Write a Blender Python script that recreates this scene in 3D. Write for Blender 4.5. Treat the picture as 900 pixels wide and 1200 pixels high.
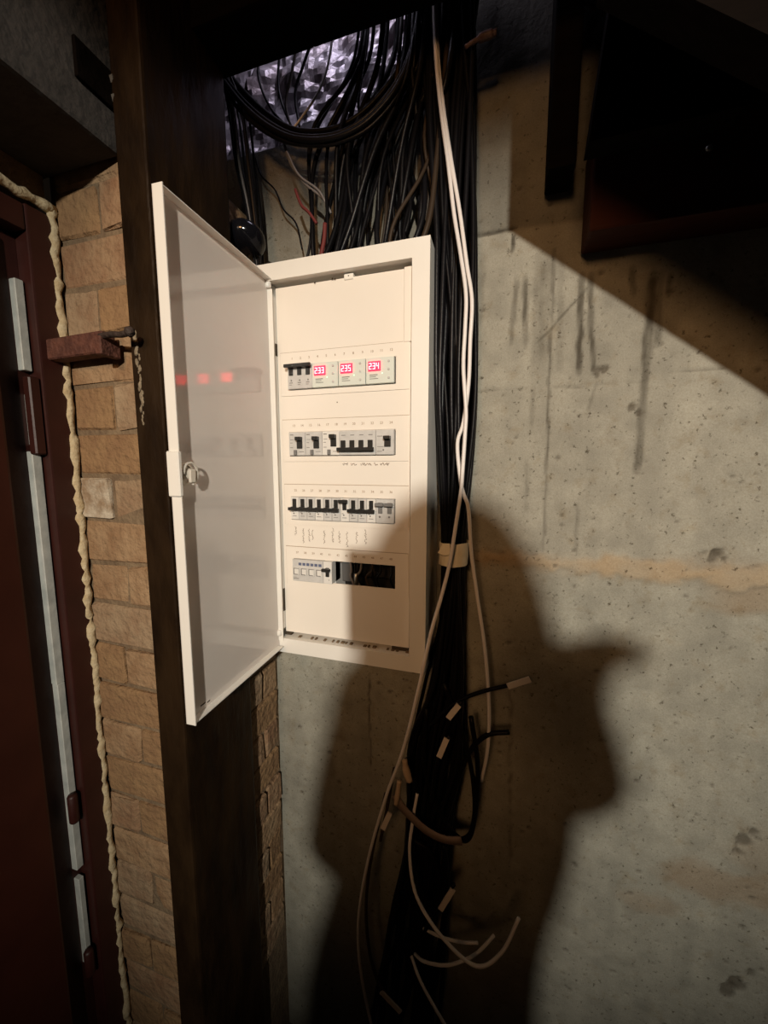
import bpy, bmesh, math, random
import numpy as np
from mathutils import Vector, Matrix

for o in list(bpy.data.objects):
    bpy.data.objects.remove(o, do_unlink=True)
scene = bpy.context.scene
COL = scene.collection
random.seed(7)
rng = np.random.default_rng(11)

# ------------------------------------------------------------------ camera
YAW, PITCH, FPX = .2946, -.1169, 447.0
CAM = Vector((.395, -.672, 1.55))
FWD = Vector((-math.sin(YAW) * math.cos(PITCH), math.cos(YAW) * math.cos(PITCH), math.sin(PITCH)))
RGT = Vector((math.cos(YAW), math.sin(YAW), 0))
UPV = RGT.cross(FWD)
cd = bpy.data.cameras.new('camera')
cd.sensor_fit = 'HORIZONTAL'
cd.sensor_width = 36
cd.lens = 36 * FPX / 900
cd.clip_start = .01
cam = bpy.data.objects.new('camera', cd)
COL.objects.link(cam)
m = Matrix((RGT, UPV, -FWD)).transposed().to_4x4()
m.translation = CAM
cam.matrix_world = m
scene.camera = cam

# ------------------------------------------------------------------ world, lamps, exposure
w = bpy.data.worlds.new('world')
scene.world = w
w.use_nodes = True
w.node_tree.nodes['Background'].inputs[0].default_value = (1.0, .72, .5, 1)
w.node_tree.nodes['Background'].inputs[1].default_value = .004


def lamp(name, kind, loc, target, energy, color, size, **kw):
    d = bpy.data.lights.new(name, kind)
    d.energy = energy
    d.color = color
    if kind in ('SPOT', 'POINT'):
        d.shadow_soft_size = size
    if kind == 'SPOT':
        d.spot_size = kw['cone']
        d.spot_blend = kw['blend']
    o = bpy.data.objects.new(name, d)
    COL.objects.link(o)
    o.location = loc
    if target is not None:
        o.rotation_euler = (Vector(target) - Vector(loc)).to_track_quat('-Z', 'Y').to_euler()
    return o


# work lamp behind the photographer, to the right and above
lamp('work_lamp', 'SPOT', (1.15, -3.0, 2.35), (.31, .1, 1.44), 385, (1.0, .935, .815), .04,
     cone=math.radians(43), blend=1.0)
# dim warm bulb further left
lamp('warm_bulb', 'SPOT', (.20, -2.4, 2.42), (.25, .1, 1.70), 62, (1.0, .54, .24), .24,
     cone=math.radians(50), blend=1.0)
# daylight coming down the shaft above the opening
lamp('shaft_light', 'POINT', (.12, .05, 2.62), None, 2.8, (.86, .80, 1.0), .10)

vs = scene.view_settings
vs.view_transform = 'Standard'
vs.look = 'None'
vs.gamma = 1
vs.use_curve_mapping = False
vs.exposure = 0.0


# ------------------------------------------------------------------ helpers
def ray(px, py):
    return FWD + RGT * ((px - 450) / FPX) - UPV * ((py - 600) / FPX)


def aty(px, py, Y):
    d = ray(px, py)
    return CAM + d * ((Y - CAM.y) / d.y)


def atx(px, py, X):
    d = ray(px, py)
    return CAM + d * ((X - CAM.x) / d.x)


def tag(o, label=None, cat=None, group=None, kind=None):
    if label:
        o['label'] = label
    if cat:
        o['category'] = cat
    if group:
        o['group'] = group
    if kind:
        o['kind'] = kind
    return o


def empty(name, loc=(0, 0, 0), parent=None):
    o = bpy.data.objects.new(name, None)
    COL.objects.link(o)
    o.location = loc
    o.empty_display_size = .02
    if parent:
        o.parent = parent
    return o


def link_mesh(name, me, mat, parent=None, origin=None):
    """origin: world location of the object; mesh is given in world space"""
    if origin is not None:
        me.transform(Matrix.Translation(-Vector(origin)))
    if mat and not me.materials:
        me.materials.append(mat)
    o = bpy.data.objects.new(name, me)
    COL.objects.link(o)
    off = Vector((0, 0, 0))
    p = parent
    while p is not None:
        off += p.location
        p = p.parent
    if parent:
        o.parent = parent
    base = Vector(origin) if origin is not None else Vector((0, 0, 0))
    o.location = base - off
    return o


def new_obj(name, bm, mat, parent=None, smooth=False, origin='auto'):
    me = bpy.data.meshes.new(name)
    bm.normal_update()
    bm.to_mesh(me)
    bm.free()
    if smooth:
        me.shade_smooth()
    if origin == 'auto':
        co = np.empty(len(me.vertices) * 3, np.float32)
        me.vertices.foreach_get('co', co)
        co = co.reshape(-1, 3)
        c = (co.min(0) + co.max(0)) / 2
        origin = Vector((float(c[0]), float(c[1]), float(co[:, 2].min())))
    return link_mesh(name, me, mat, parent, origin)


def bm_box(bm, x0, x1, y0, y1, z0, z1, bevel=0, seg=1):
    r = bmesh.ops.create_cube(bm, size=1)
    vsn = r['verts']
    for v in vsn:
        v.co = Vector((x0 + (v.co.x + .5) * (x1 - x0), y0 + (v.co.y + .5) * (y1 - y0), z0 + (v.co.z + .5) * (z1 - z0)))
    if bevel:
        es = set()
        for v in vsn:
            es.update(v.link_edges)
        bmesh.ops.bevel(bm, geom=list(es), offset=bevel, segments=seg, affect='EDGES', profile=.6)
    return bm


def box(name, x0, x1, y0, y1, z0, z1, mat, parent=None, bevel=0, seg=1):
    return new_obj(name, bm_box(bmesh.new(), x0, x1, y0, y1, z0, z1, bevel, seg), mat, parent)


def catmull(P, n):
    P = [Vector(p) for p in P]
    if len(P) == 2:
        return [P[0].lerp(P[1], i / n) for i in range(n + 1)]
    Q = [P[0] * 2 - P[1]] + P + [P[-1] * 2 - P[-2]]
    out = []
    for i in range(1, len(Q) - 2):
        a, b, c, d = Q[i - 1:i + 3]
        for k in range(n):
            t = k / n
            out.append(.5 * ((2 * b) + (c - a) * t + (2 * a - 5 * b + 4 * c - d) * t * t + (3 * b - a - 3 * c + d) * t ** 3))
    out.append(P[-1])
    return out


def bm_tube(bm, pts, r, seg=7, flat=1.0, cap=True):
    """r: radius or list of radii"""
    n = len(pts)
    rings = []
    t0 = (pts[1] - pts[0]).normalized()
    nrm = t0.orthogonal().normalized()
    for i, p in enumerate(pts):
        t = (pts[min(i + 1, n - 1)] - pts[max(i - 1, 0)])
        if t.length < 1e-9:
            t = t0
        t.normalize()
        nrm = (nrm - t * nrm.dot(t))
        if nrm.length < 1e-6:
            nrm = t.orthogonal()
        nrm.normalize()
        bn = t.cross(nrm)
        rr = r[i] if isinstance(r, (list, tuple)) else r
        rings.append([bm.verts.new(p + (nrm * math.cos(a) + bn * math.sin(a) * flat) * rr)
                      for a in (2 * math.pi * k / seg for k in range(seg))])
    for i in range(n - 1):
        for k in range(seg):
            bm.faces.new((rings[i][k], rings[i][(k + 1) % seg], rings[i + 1][(k + 1) % seg], rings[i + 1][k]))
    if cap:
        bm.faces.new(list(reversed(rings[0])))
        bm.faces.new(rings[-1])
    return bm


def tube(name, pts, r, mat, parent=None, seg=7, res=6, flat=1.0):
    P = catmull(pts, res)
    return new_obj(name, bm_tube(bmesh.new(), P, r, seg, flat), mat, parent, smooth=True)


def bm_lathe(bm, prof, axis_o, axis_d, seg=24, cap=True):
    """prof: list of (radius, distance along axis)"""
    d = Vector(axis_d).normalized()
    u = d.orthogonal().normalized()
    v = d.cross(u)
    rings = []
    for r, h in prof:
        c = Vector(axis_o) + d * h
        rings.append([bm.verts.new(c + (u * math.cos(a) + v * math.sin(a)) * r) for a in (2 * math.pi * k / seg for k in range(seg))])
    for i in range(len(prof) - 1):
        for k in range(seg):
            bm.faces.new((rings[i][k], rings[i][(k + 1) % seg], rings[i + 1][(k + 1) % seg], rings[i + 1][k]))
    if cap:
        bm.faces.new(list(reversed(rings[0])))
        bm.faces.new(rings[-1])
    return bm


def text_mesh(name, s, size, loc, mat, parent, rot=None, align='CENTER', depth=.0002):
    """lettering lying in the xz plane, facing -y"""
    cu = bpy.data.curves.new(name, 'FONT')
    cu.body = s
    cu.size = size
    cu.align_x = align
    cu.align_y = 'CENTER'
    cu.extrude = depth
    cu.resolution_u = 2
    t = bpy.data.objects.new('tmp_text', cu)
    me = bpy.data.meshes.new_from_object(t)
    bpy.data.objects.remove(t)
    bpy.data.curves.remove(cu)
    R = Matrix.Rotation(math.pi / 2, 4, 'X')
    if rot:
        R = Matrix.Rotation(rot, 4, 'Y') @ R
    me.transform(Matrix.Translation(Vector(loc)) @ R)
    me.name = name
    me.materials.clear()
    return link_mesh(name, me, mat, parent, Vector(loc))


# ------------------------------------------------------------------ materials
def mat(name, col, rough=.6, col2=None, scale=20, bump=0, bscale=60, metal=0, emit=None, es=0, spec=.5, stretch=None, contrast=(.35, .65)):
    M = bpy.data.materials.new(name)
    M.use_nodes = True
    nt = M.node_tree
    b = nt.nodes['Principled BSDF']
    b.inputs['Base Color'].default_value = (*col, 1)
    b.inputs['Roughness'].default_value = rough
    b.inputs['Metallic'].default_value = metal
    b.inputs['Specular IOR Level'].default_value = spec
    if emit:
        b.inputs['Emission Color'].default_value = (*emit, 1)
        b.inputs['Emission Strength'].default_value = es
    if col2 or bump:
        g = nt.nodes.new('ShaderNodeNewGeometry')
        vec = g.outputs['Position']
        if stretch:
            mp = nt.nodes.new('ShaderNodeMapping')
            mp.inputs['Scale'].default_value = stretch
            nt.links.new(vec, mp.inputs['Vector'])
            vec = mp.outputs['Vector']
    if col2:
        n = nt.nodes.new('ShaderNodeTexNoise')
        n.inputs['Scale'].default_value = scale
        n.inputs['Detail'].default_value = 6
        n.inputs['Roughness'].default_value = .62
        nt.links.new(vec, n.inputs['Vector'])
        r = nt.nodes.new('ShaderNodeValToRGB')
        r.color_ramp.elements[0].position = contrast[0]
        r.color_ramp.elements[1].position = contrast[1]
        r.color_ramp.elements[0].color = (*col, 1)
        r.color_ramp.elements[1].color = (*col2, 1)
        nt.links.new(n.outputs['Fac'], r.inputs['Fac'])
        nt.links.new(r.outputs['Color'], b.inputs['Base Color'])
    if bump:
        n2 = nt.nodes.new('ShaderNodeTexNoise')
        n2.inputs['Scale'].default_value = bscale
        n2.inputs['Detail'].default_value = 5
        nt.links.new(vec, n2.inputs['Vector'])
        bp = nt.nodes.new('ShaderNodeBump')
        bp.inputs['Strength'].default_value = bump
        bp.inputs['Distance'].default_value = .01
        nt.links.new(n2.outputs['Fac'], bp.inputs['Height'])
        nt.links.new(bp.outputs['Normal'], b.inputs['Normal'])
    return M


def attr_mat(name, rough=.85, bump=.12):
    M = mat(name, (.4, .36, .3), rough, bump=bump, bscale=160)
    nt = M.node_tree
    a = nt.nodes.new('ShaderNodeVertexColor')
    a.layer_name = 'Col'
    g = nt.nodes.new('ShaderNodeNewGeometry')
    col_out = a.outputs['Color']
    for sc, lo, hi, dark, amt in ((120, .60, .70, (.30, .27, .22), 1.0), (420, .38, .62, (.84, .82, .79), 1.0), (28, .55, .72, (.86, .80, .72), 1.0)):
        n = nt.nodes.new('ShaderNodeTexNoise')
        n.inputs['Scale'].default_value = sc
        n.inputs['Detail'].default_value = 5
        n.inputs['Roughness'].default_value = .65
        nt.links.new(g.outputs['Position'], n.inputs['Vector'])
        r = nt.nodes.new('ShaderNodeValToRGB')
        r.color_ramp.elements[0].position = lo
        r.color_ramp.elements[1].position = hi
        r.color_ramp.elements[0].color = (1, 1, 1, 1)
        r.color_ramp.elements[1].color = (*dark, 1)
        nt.links.new(n.outputs['Fac'], r.inputs['Fac'])
        mx = nt.nodes.new('ShaderNodeMix')
        mx.data_type = 'RGBA'
        mx.blend_type = 'MULTIPLY'
        mx.inputs[0].default_value = amt
        nt.links.new(col_out, mx.inputs[6])
        nt.links.new(r.outputs['Color'], mx.inputs[7])
        col_out = mx.outputs[2]
    nt.links.new(col_out, nt.nodes['Principled BSDF'].inputs['Base Color'])
    return M


MT = {
    'concrete': attr_mat('cast_concrete'),
    'concrete_dim': mat('lintel_concrete', (.040, .035, .032), .9, (.065, .057, .052), 9, .3, 70),  # base colour darkened to stand in for the lintel being unlit
    'brick': [mat('brick_%s' % n, a, .9, b, 22, .9, 70) for n, a, b in (
        ('tan', (.26, .15, .075), (.36, .235, .13)), ('ochre', (.30, .18, .085), (.24, .135, .065)),
        ('buff', (.34, .24, .145), (.26, .16, .09)), ('red', (.25, .135, .07), (.32, .205, .115)))],
    'brick_white': mat('brick_limed', (.30, .21, .13), .9, (.55, .48, .37), 40, .5, 90),
    'mortar': mat('mortar', (.15, .10, .058), .95, (.24, .17, .10), 30, .6, 120),
    'foam': mat('expanding_foam', (.48, .36, .20), .9, (.62, .52, .34), 60, .5, 90),
    'door_paint': mat('door_red_brown_paint', (.040, .0085, .0045), .42, (.055, .013, .007), 8, .05, 60),
    'frame_paint': mat('frame_red_brown_paint', (.030, .006, .0038), .5, (.042, .009, .006), 14, .08, 60),
    'primer': mat('bare_grey_steel', (.42, .44, .41), .6, (.60, .61, .56), 25, .1, 80),
    'rust': mat('rusty_steel', (.075, .024, .015), .75, (.14, .05, .03), 60, .5, 140),
    'dark_iron': mat('dark_iron', (.025, .016, .013), .7, (.05, .03, .022), 60, .5, 140),
    'column': mat('column_brown_paint', (.009, .0045, .002), .45, (.026, .014, .006), 18, .35, 45, stretch=(1, 1, .35), spec=.16),
    'plaster': mat('plaster_splash', (.30, .24, .16), .9, (.16, .12, .075), 90, .6, 120),
    'panel': mat('panel_white_enamel', (.80, .765, .70), .38, (.83, .80, .74), 6, .02, 40),
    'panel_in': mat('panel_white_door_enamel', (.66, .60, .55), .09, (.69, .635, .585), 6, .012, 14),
    'plate': mat('faceplate_white_plastic', (.80, .74, .655), .34, (.82, .765, .69), 5),
    'groove': mat('plate_edge_line', (.36, .28, .21), .8),  # for the dark groove lines along the label frame edges
    'grime': mat('rubbed_dark_grime', (.05, .035, .02), .9),
    'breaker': mat('breaker_grey_plastic', (.50, .49, .47), .45, (.58, .57, .55), 90),
    'breaker_w': mat('breaker_white_plastic', (.70, .68, .64), .4),
    'relay': mat('relay_pale_plastic', (.66, .70, .64), .4),
    'lever': mat('lever_black_plastic', (.018, .017, .016), .35),
    'lever_g': mat('lever_grey_plastic', (.17, .165, .16), .45),
    'label_blue': mat('breaker_blue_print', (.10, .12, .20), .6),
    'print': mat('brown_print', (.30, .20, .12), .8),
    'ink': mat('pencil_ink', (.22, .16, .12), .9),
    'dots': mat('grey_print', (.16, .15, .14), .8),
    'led': mat('red_led', (.9, .02, .05), .3, emit=(1.0, .008, .018), es=7.5),
    'led_seg': mat('led_digit', (1, .3, .35), .3, emit=(1.0, .62, .66), es=2.0),
    'led_green': mat('green_led', (.3, .9, .4), .3, emit=(.6, 1.0, .6), es=1.3),
    'steel': mat('zinc_steel', (.52, .52, .50), .35, metal=.9, bump=.05),
    'lockmetal': mat('lock_pale_metal', (.70, .66, .58), .4, metal=.3),
    'cable': mat('cable_black_pvc', (.0045, .0042, .005), .42, bump=.05, bscale=200, spec=.14),
    'cable2': mat('cable_charcoal_pvc', (.007, .0066, .008), .36, bump=.05, bscale=200, spec=.20),
    'cable_br': mat('cable_brown_pvc', (.04, .026, .016), .5, spec=.2),
    'cable_gr': mat('cable_grey_pvc', (.20, .18, .17), .5),
    'cable_w': mat('cable_white_pvc', (.78, .73, .70), .42),
    'red': mat('cable_red_pvc', (.13, .016, .013), .7),
    'tape': mat('masking_tape', (.86, .78, .60), .7, (.90, .84, .68), 40),
    'tagw': mat('paper_tag', (.70, .62, .54), .8),
    'dusky_grey': mat('terminal_dark_grey', (.10, .10, .10), .5),
    'dusky': mat('dusky_red_plastic', (.07, .022, .018), .6, (.16, .10, .09), 120),
    'strap': mat('grey_brown_strap', (.22, .16, .13), .6),
    'beige': mat('beige_plastic', (.52, .38, .26), .6),
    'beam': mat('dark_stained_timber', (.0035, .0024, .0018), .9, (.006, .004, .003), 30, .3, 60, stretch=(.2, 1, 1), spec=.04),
    'timber': mat('red_brown_timber', (.035, .007, .003), .6, (.05, .011, .005), 24, .25, 60, stretch=(.15, 1, 1), spec=.15),
    'foil': mat('crumpled_film', (.58, .55, .60), .32, (.33, .27, .28), 12, .5, 30, metal=.25),
    'floor': mat('floor_screed', (.10, .09, .08), .95, (.14, .12, .10), 8, .3, 50),
    'glossblack': mat('gloss_black_plastic', (.006, .006, .008), .12),
    'white_pipe': mat('white_conduit', (.7, .66, .62), .5),
    'skin': mat('skin', (.55, .34, .25), .6),
    'jacket': mat('dark_jacket', (.03, .03, .035), .9),
    'phone': mat('phone_case', (.02, .02, .02), .4),
}


# ------------------------------------------------------------------ value noise for the concrete
def vnoise(X, Z, cell, seed, aspect=1.0):
    r = np.random.default_rng(seed)
    g = r.random((256, 256))
    u = X / cell + 37.3
    v = Z / (cell * aspect) + 11.7
    iu, iv = np.floor(u).astype(int), np.floor(v).astype(int)
    fu, fv = u - iu, v - iv
    fu = fu * fu * (3 - 2 * fu)
    fv = fv * fv * (3 - 2 * fv)
    a = g[iu % 256, iv % 256]
    b = g[(iu + 1) % 256, iv % 256]
    c = g[iu % 256, (iv + 1) % 256]
    d = g[(iu + 1) % 256, (iv + 1) % 256]
    return (a * (1 - fu) + b * fu) * (1 - fv) + (c * (1 - fu) + d * fu) * fv


def fbm(X, Z, cell, seed, oct=4, aspect=1.0):
    s = 0
    amp = 1.0
    tot = 0
    for i in range(oct):
        s = s + amp * vnoise(X, Z, cell / 2 ** i, seed + i, aspect)
        tot += amp
        amp *= .55
    return s / tot


def sstep(a, b, x):
    t = np.clip((x - a) / (b - a), 0, 1)
    return t * t * (3 - 2 * t)


WY = .11          # face of the concrete wall


def build_concrete_wall():
    xs = np.concatenate([np.arange(-.40, 1.0, .0035), np.linspace(1.0, 2.6, 60)])
    zs = np.concatenate([np.linspace(0, .30, 20)[:-1], np.arange(.30, 2.28, .0035), np.linspace(2.29, 3.2, 30)])
    X, Z = np.meshgrid(xs, zs, indexing='ij')
    base = fbm(X, Z, .35, 1, 5)
    fine = fbm(X, Z, .03, 20, 4)
    vert = fbm(X, Z, .03, 40, 3, aspect=9)
    col = np.stack([.325 + 0 * X, .308 + 0 * X, .252 + 0 * X], -1)
    k = 1 + (base - .5) * .5 + (fine - .5) * .42 + (vert - .5) * .30
    col *= k[..., None]
    # greyer lower lift
    low = sstep(1.36, 1.32, Z)
    col = col * (1 - low[..., None]) + (col * np.array([.94, .96, .97])) * low[..., None]
    disp = (fine - .5) * .0022 + (base - .5) * .004

    def stain(mask, c, s):
        nonlocal col
        a = np.clip(mask * s, 0, 1)[..., None]
        col = col * (1 - a) + np.array(c) * a

    def line_mask(p0, p1, wpx, soft=1.0, wob=0.0, seed=3):
        a, b = aty(*p0, WY), aty(*p1, WY)
        dx, dz = b.x - a.x, b.z - a.z
        L2 = dx * dx + dz * dz
        t = np.clip(((X - a.x) * dx + (Z - a.z) * dz) / L2, 0, 1)
        wv = (vnoise(X, Z, .02, seed) - .5) * wob
        d = np.hypot(X - a.x - t * dx + wv, Z - a.z - t * dz)
        wd = wpx * .0016
        end = sstep(0, .08, t) * sstep(1, .93, t)
        return sstep(wd * (.5 + soft * .5), wd * .30, d) * (.55 + .45 * end)

    # run marks
    dark = (.065, .055, .038)
    for p0, p1, wd, s in [((602, 276), (600, 297), 2.4, .8), ((606, 325), (599, 402), 4.5, .45), ((615, 325), (616, 406), 4.5, .6),
                          ((632, 302), (629, 432), 9, .28), ((641, 300), (637, 420), 8, .25), ((650, 292), (636, 646), 2.6, .55),
                          ((657, 300), (656, 434), 5, .22), ((682, 322), (678, 437), 4.6, .80), ((692, 322), (695, 437), 4.2, .68),
                          ((765, 322), (757, 424), 7.5, .78), ((757, 420), (747, 553), 5.5, .62), ((774, 320), (770, 405), 4.5, .5),
                          ((741, 315), (742, 346), 5, .5), ((786, 322), (784, 345), 4, .5), ((566, 300), (562, 380), 5, .25),
                          ((688, 338), (630, 402), 2.2, .55), ((625, 455), (623, 500), 4, .25), ((676, 590), (675, 650), 3, .35),
                          ((617, 540), (616, 600), 3, .22), ((700, 450), (690, 480), 2.5, .3)]:
        mk = line_mask(p0, p1, wd, 1.0, .004, int(p0[0]))
        mk = mk * (.65 + .7 * (vnoise(X, Z, .008, 9, 4) - .25))
        stain(mk, dark, min(1, s * 1.25))
        disp += mk * .0008
    # board joints
    for p0, p1, wd, s in [((548, 278), (604, 267), 3.5, .9), ((556, 459), (682, 453), 2.0, .6), ((700, 451), (784, 444), 1.6, .25),
                          ((784, 436), (850, 432), 2.2, .5), ((790, 449), (835, 446), 1.8, .4), ((432, 790), (434, 900), 2.2, .7),
                          ((590, 602), (622, 604), 1.6, .3)]:
        mk = line_mask(p0, p1, wd, .6, .006, 77)
        stain(mk * (.4 + vnoise(X, Z, .012, 8)), (.06, .05, .035), s)
        disp += mk * .003
    # lamp falloff put into the colour: upper wall painted darker
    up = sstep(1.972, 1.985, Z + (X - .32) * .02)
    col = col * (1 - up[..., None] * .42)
    # mortar band of the pour joint
    zc = 1.364 + (fbm(X, Z * 0, .08, 60, 3) - .5) * .02
    wb = .017 + (fbm(X, Z, .05, 61, 4) - .5) * .03
    band = sstep(wb + .010, wb - .010, np.abs(Z - zc + (fbm(X, Z, .02, 64, 3) - .5) * .016))
    keep = sstep(.30, .36, X)
    wide = sstep(.72, .80, X)
    band2 = sstep(.05, .03, np.abs(Z - zc + .022)) * wide
    stain(band * keep * (.35 + .9 * fbm(X, Z, .05, 63, 4)), (.40, .30, .185), .85)
    stain(band2 * (1 - band), (.27, .20, .125), .65)
    disp -= band * keep * .0045 + band2 * .002
    edge = sstep(.004, .0, np.abs(Z - zc - wb)) * keep
    stain(edge * np.clip(vnoise(X, Z, .012, 66) * 2 - .9, 0, 1), (.12, .09, .06), .5)
    # rough vertical fin lower down
    a = aty(598, 850, WY)
    fin = sstep(.006, .001, np.abs(X - a.x - (a.z - Z) * .03 + (vnoise(X, Z, .02, 70) - .5) * .008)) * sstep(1.16, 1.10, Z) * sstep(.66, .70, Z)
    disp -= fin * .005 * vnoise(X, Z, .01, 71)
    stain(fin * vnoise(X, Z, .012, 72), (.13, .11, .08), .8)
    # damp brown patches low right
    for px, py, rx, rz, s in [(840, 1040, .13, .05, .55), (770, 1060, .09, .04, .35), (880, 1000, .07, .06, .3), (520, 1010, .08, .05, .3), (820, 660, .10, .02, .2)]:
        c = aty(px, py, WY)
        d = np.hypot((X - c.x) / rx, (Z - c.z) / rz) + (fbm(X, Z, .06, 80, 4) - .5) * 1.3
        stain(sstep(1.0, .35, d), (.24, .165, .095), s)
    for px, py, r in [(870, 985, .016), (885, 975, .012), (866, 1000, .010), (862, 1150, .016), (852, 1162, .014), (880, 1140, .012), (835, 655, .012),
                      (845, 648, .009), (850, 655, .008), (826, 648, .007), (700, 437, .010), (708, 434, .008), (740, 478, .008), (748, 484, .006)]:
        c = aty(px, py, WY)
        d = np.hypot(X - c.x, (Z - c.z) * .8) / r + (fbm(X, Z, .014, 84, 3) - .5) * 1.6
        mk = sstep(1.0, .5, d)
        stain(mk, (.085, .07, .05), .75)
        disp += mk * .004
    # blow holes
    n = 850
    hx = rng.uniform(-.1, 1.0, n)
    hz = rng.uniform(.35, 2.1, n)
    hr = .0015 + rng.random(n) ** 5 * .0045
    for x, z, r in zip(hx, hz, hr):
        i0, i1 = np.searchsorted(xs, [x - r * 2.2, x + r * 2.2])
        j0, j1 = np.searchsorted(zs, [z - r * 2.2, z + r * 2.2])
        if i1 <= i0 or j1 <= j0:
            continue
        sx, sz = X[i0:i1, j0:j1], Z[i0:i1, j0:j1]
        d = np.hypot((sx - x) * 1.0, (sz - z) * 1.2) / r
        mk = sstep(1.3, .5, d)
        disp[i0:i1, j0:j1] += mk * .003
        aa = (mk * .62)[..., None]
        col[i0:i1, j0:j1] = col[i0:i1, j0:j1] * (1 - aa) + np.array((.09, .075, .055)) * aa
    ni, nj = X.shape
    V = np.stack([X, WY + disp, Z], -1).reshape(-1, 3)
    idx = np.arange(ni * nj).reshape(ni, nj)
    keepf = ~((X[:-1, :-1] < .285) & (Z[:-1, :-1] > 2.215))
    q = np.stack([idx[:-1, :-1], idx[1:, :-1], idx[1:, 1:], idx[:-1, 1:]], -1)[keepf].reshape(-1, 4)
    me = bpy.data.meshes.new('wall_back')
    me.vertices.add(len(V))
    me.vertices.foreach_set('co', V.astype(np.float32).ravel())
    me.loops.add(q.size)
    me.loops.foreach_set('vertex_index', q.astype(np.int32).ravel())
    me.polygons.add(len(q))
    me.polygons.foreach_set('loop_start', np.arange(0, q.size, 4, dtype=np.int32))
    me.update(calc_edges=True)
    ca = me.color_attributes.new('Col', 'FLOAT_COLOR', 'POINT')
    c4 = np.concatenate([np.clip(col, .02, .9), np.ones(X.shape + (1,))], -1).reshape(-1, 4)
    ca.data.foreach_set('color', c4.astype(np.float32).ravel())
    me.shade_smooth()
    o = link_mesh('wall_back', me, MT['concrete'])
    tag(o, 'grey cast concrete wall with dark run marks and a tan mortar band', 'wall', kind='structure')
    return o


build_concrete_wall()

# ------------------------------------------------------------------ floor
tag(box('floor', -3, 3, -4.2, WY, -.1, 0, MT['floor']), 'dark screed floor of the cellar', 'floor', kind='structure')

# ------------------------------------------------------------------ brick pier (left wall)
BX0, BX1, BY = -.315, -.152, -.19
bm = bmesh.new()
bm_box(bm, BX0, BX1, BY + .0045, WY + .1, 0, 2.06)
bm_box(bm, BX1 - .001, -.120, -.028, WY + .1, 0, 2.06)
wl = new_obj('wall_left', bm, MT['mortar'])
tag(wl, 'tan brick pier between the brown door frame and the steel column', 'wall', kind='structure')


def brick(x0, x1, y0, y1, z0, z1, mt, tilt=.0):
    b = bmesh.new()
    bm_box(b, x0, x1, y0, y1, z0, z1, .004, 1)
    for v in b.verts:
        v.co += Vector((random.uniform(-1, 1), random.uniform(-1, 1) * .6, random.uniform(-1, 1))) * .003
    return new_obj('brick', b, mt, wl)


for k in range(-16, 7):
    zb = 1.536 + k * .075
    zt = min(zb + .0705, 2.055)
    if zb < .3:
        continue
    cuts = [[BX0 + .012, BX1 - .002], [BX0 + .012, BX0 + .105, BX1 - .002], [BX0 + .012, BX0 + .085, BX1 - .002]][(0, 1, 0, 2)[k % 4]]
    for a, b_ in zip(cuts[:-1], cuts[1:]):
        mt = random.choice(MT['brick'])
        if k == -1 and a == cuts[0]:
            mt = MT['brick_white']
        jut = random.uniform(-.003, .0035)
        brick(a, b_ - .004, BY + jut, BY + .06, zb + random.uniform(0, .003), zt, mt)
    ycuts = [-.024, .046, WY - .004] if k % 2 else [-.024, WY - .004]
    for a, b_ in zip(ycuts[:-1], ycuts[1:]):
        brick(-.165, -.114 + random.uniform(-.002, .002), a, b_ - .008, zb + random.uniform(0, .003), zt, random.choice(MT['brick']))

# ------------------------------------------------------------------ steel column
colm = empty('steel_column', (-.122, -.115, 0))
tag(colm, 'dark brown painted steel column standing in front of the brick pier', 'column')
bm = bmesh.new()
bm_box(bm, -.150, -.094, -.205, -.030, 0, 2.9, .004, 2)
new_obj('shaft', bm, MT['column'], colm)
# plaster splashes along the left arris
for px, py, r in [(158 + (q - 392) * .085 + random.uniform(-1, 2.5), q, random.uniform(.002, .0055)) for q in range(392, 500, 4)]:
    p = aty(px, py, -.206)
    b = bmesh.new()
    bmesh.ops.create_icosphere(b, subdivisions=2, radius=r)
    for v in b.verts:
        n = random.uniform(.7, 1.2)
        v.co = Vector((v.co.x * .7 * n, v.co.y * .25, v.co.z * 1.25 * n)) + Vector((max(p.x, -.149), -.2052, p.z))
    new_obj('plaster_splash', b, MT['plaster'], colm, smooth=True)

# ------------------------------------------------------------------ lintel over the door
lint = empty('concrete_lintel', (-.6, -.8, 2.03))
tag(lint, 'dim grey concrete lintel in the top left corner with a bolted plate', 'lintel')
b = bmesh.new()
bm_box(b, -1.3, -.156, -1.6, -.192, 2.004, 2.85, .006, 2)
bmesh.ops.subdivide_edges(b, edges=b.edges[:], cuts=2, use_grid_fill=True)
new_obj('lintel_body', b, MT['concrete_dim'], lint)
pl = box('fixing_plate', -.156, -.150, -.252, -.192, 2.058, 2.106, MT['beam'], lint, .001)
for px, py in ((134, 96), (137, 119)):
    p = atx(px, py, -.150)
    b = bmesh.new()
    bm_lathe(b, [(.008, 0), (.008, .005), (.0045, .0055), (.0045, .012)], (-.150, min(p.y, -.198), p.z), (1, 0, 0), 6)
    new_obj('bolt', b, MT['steel'], pl)

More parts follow.
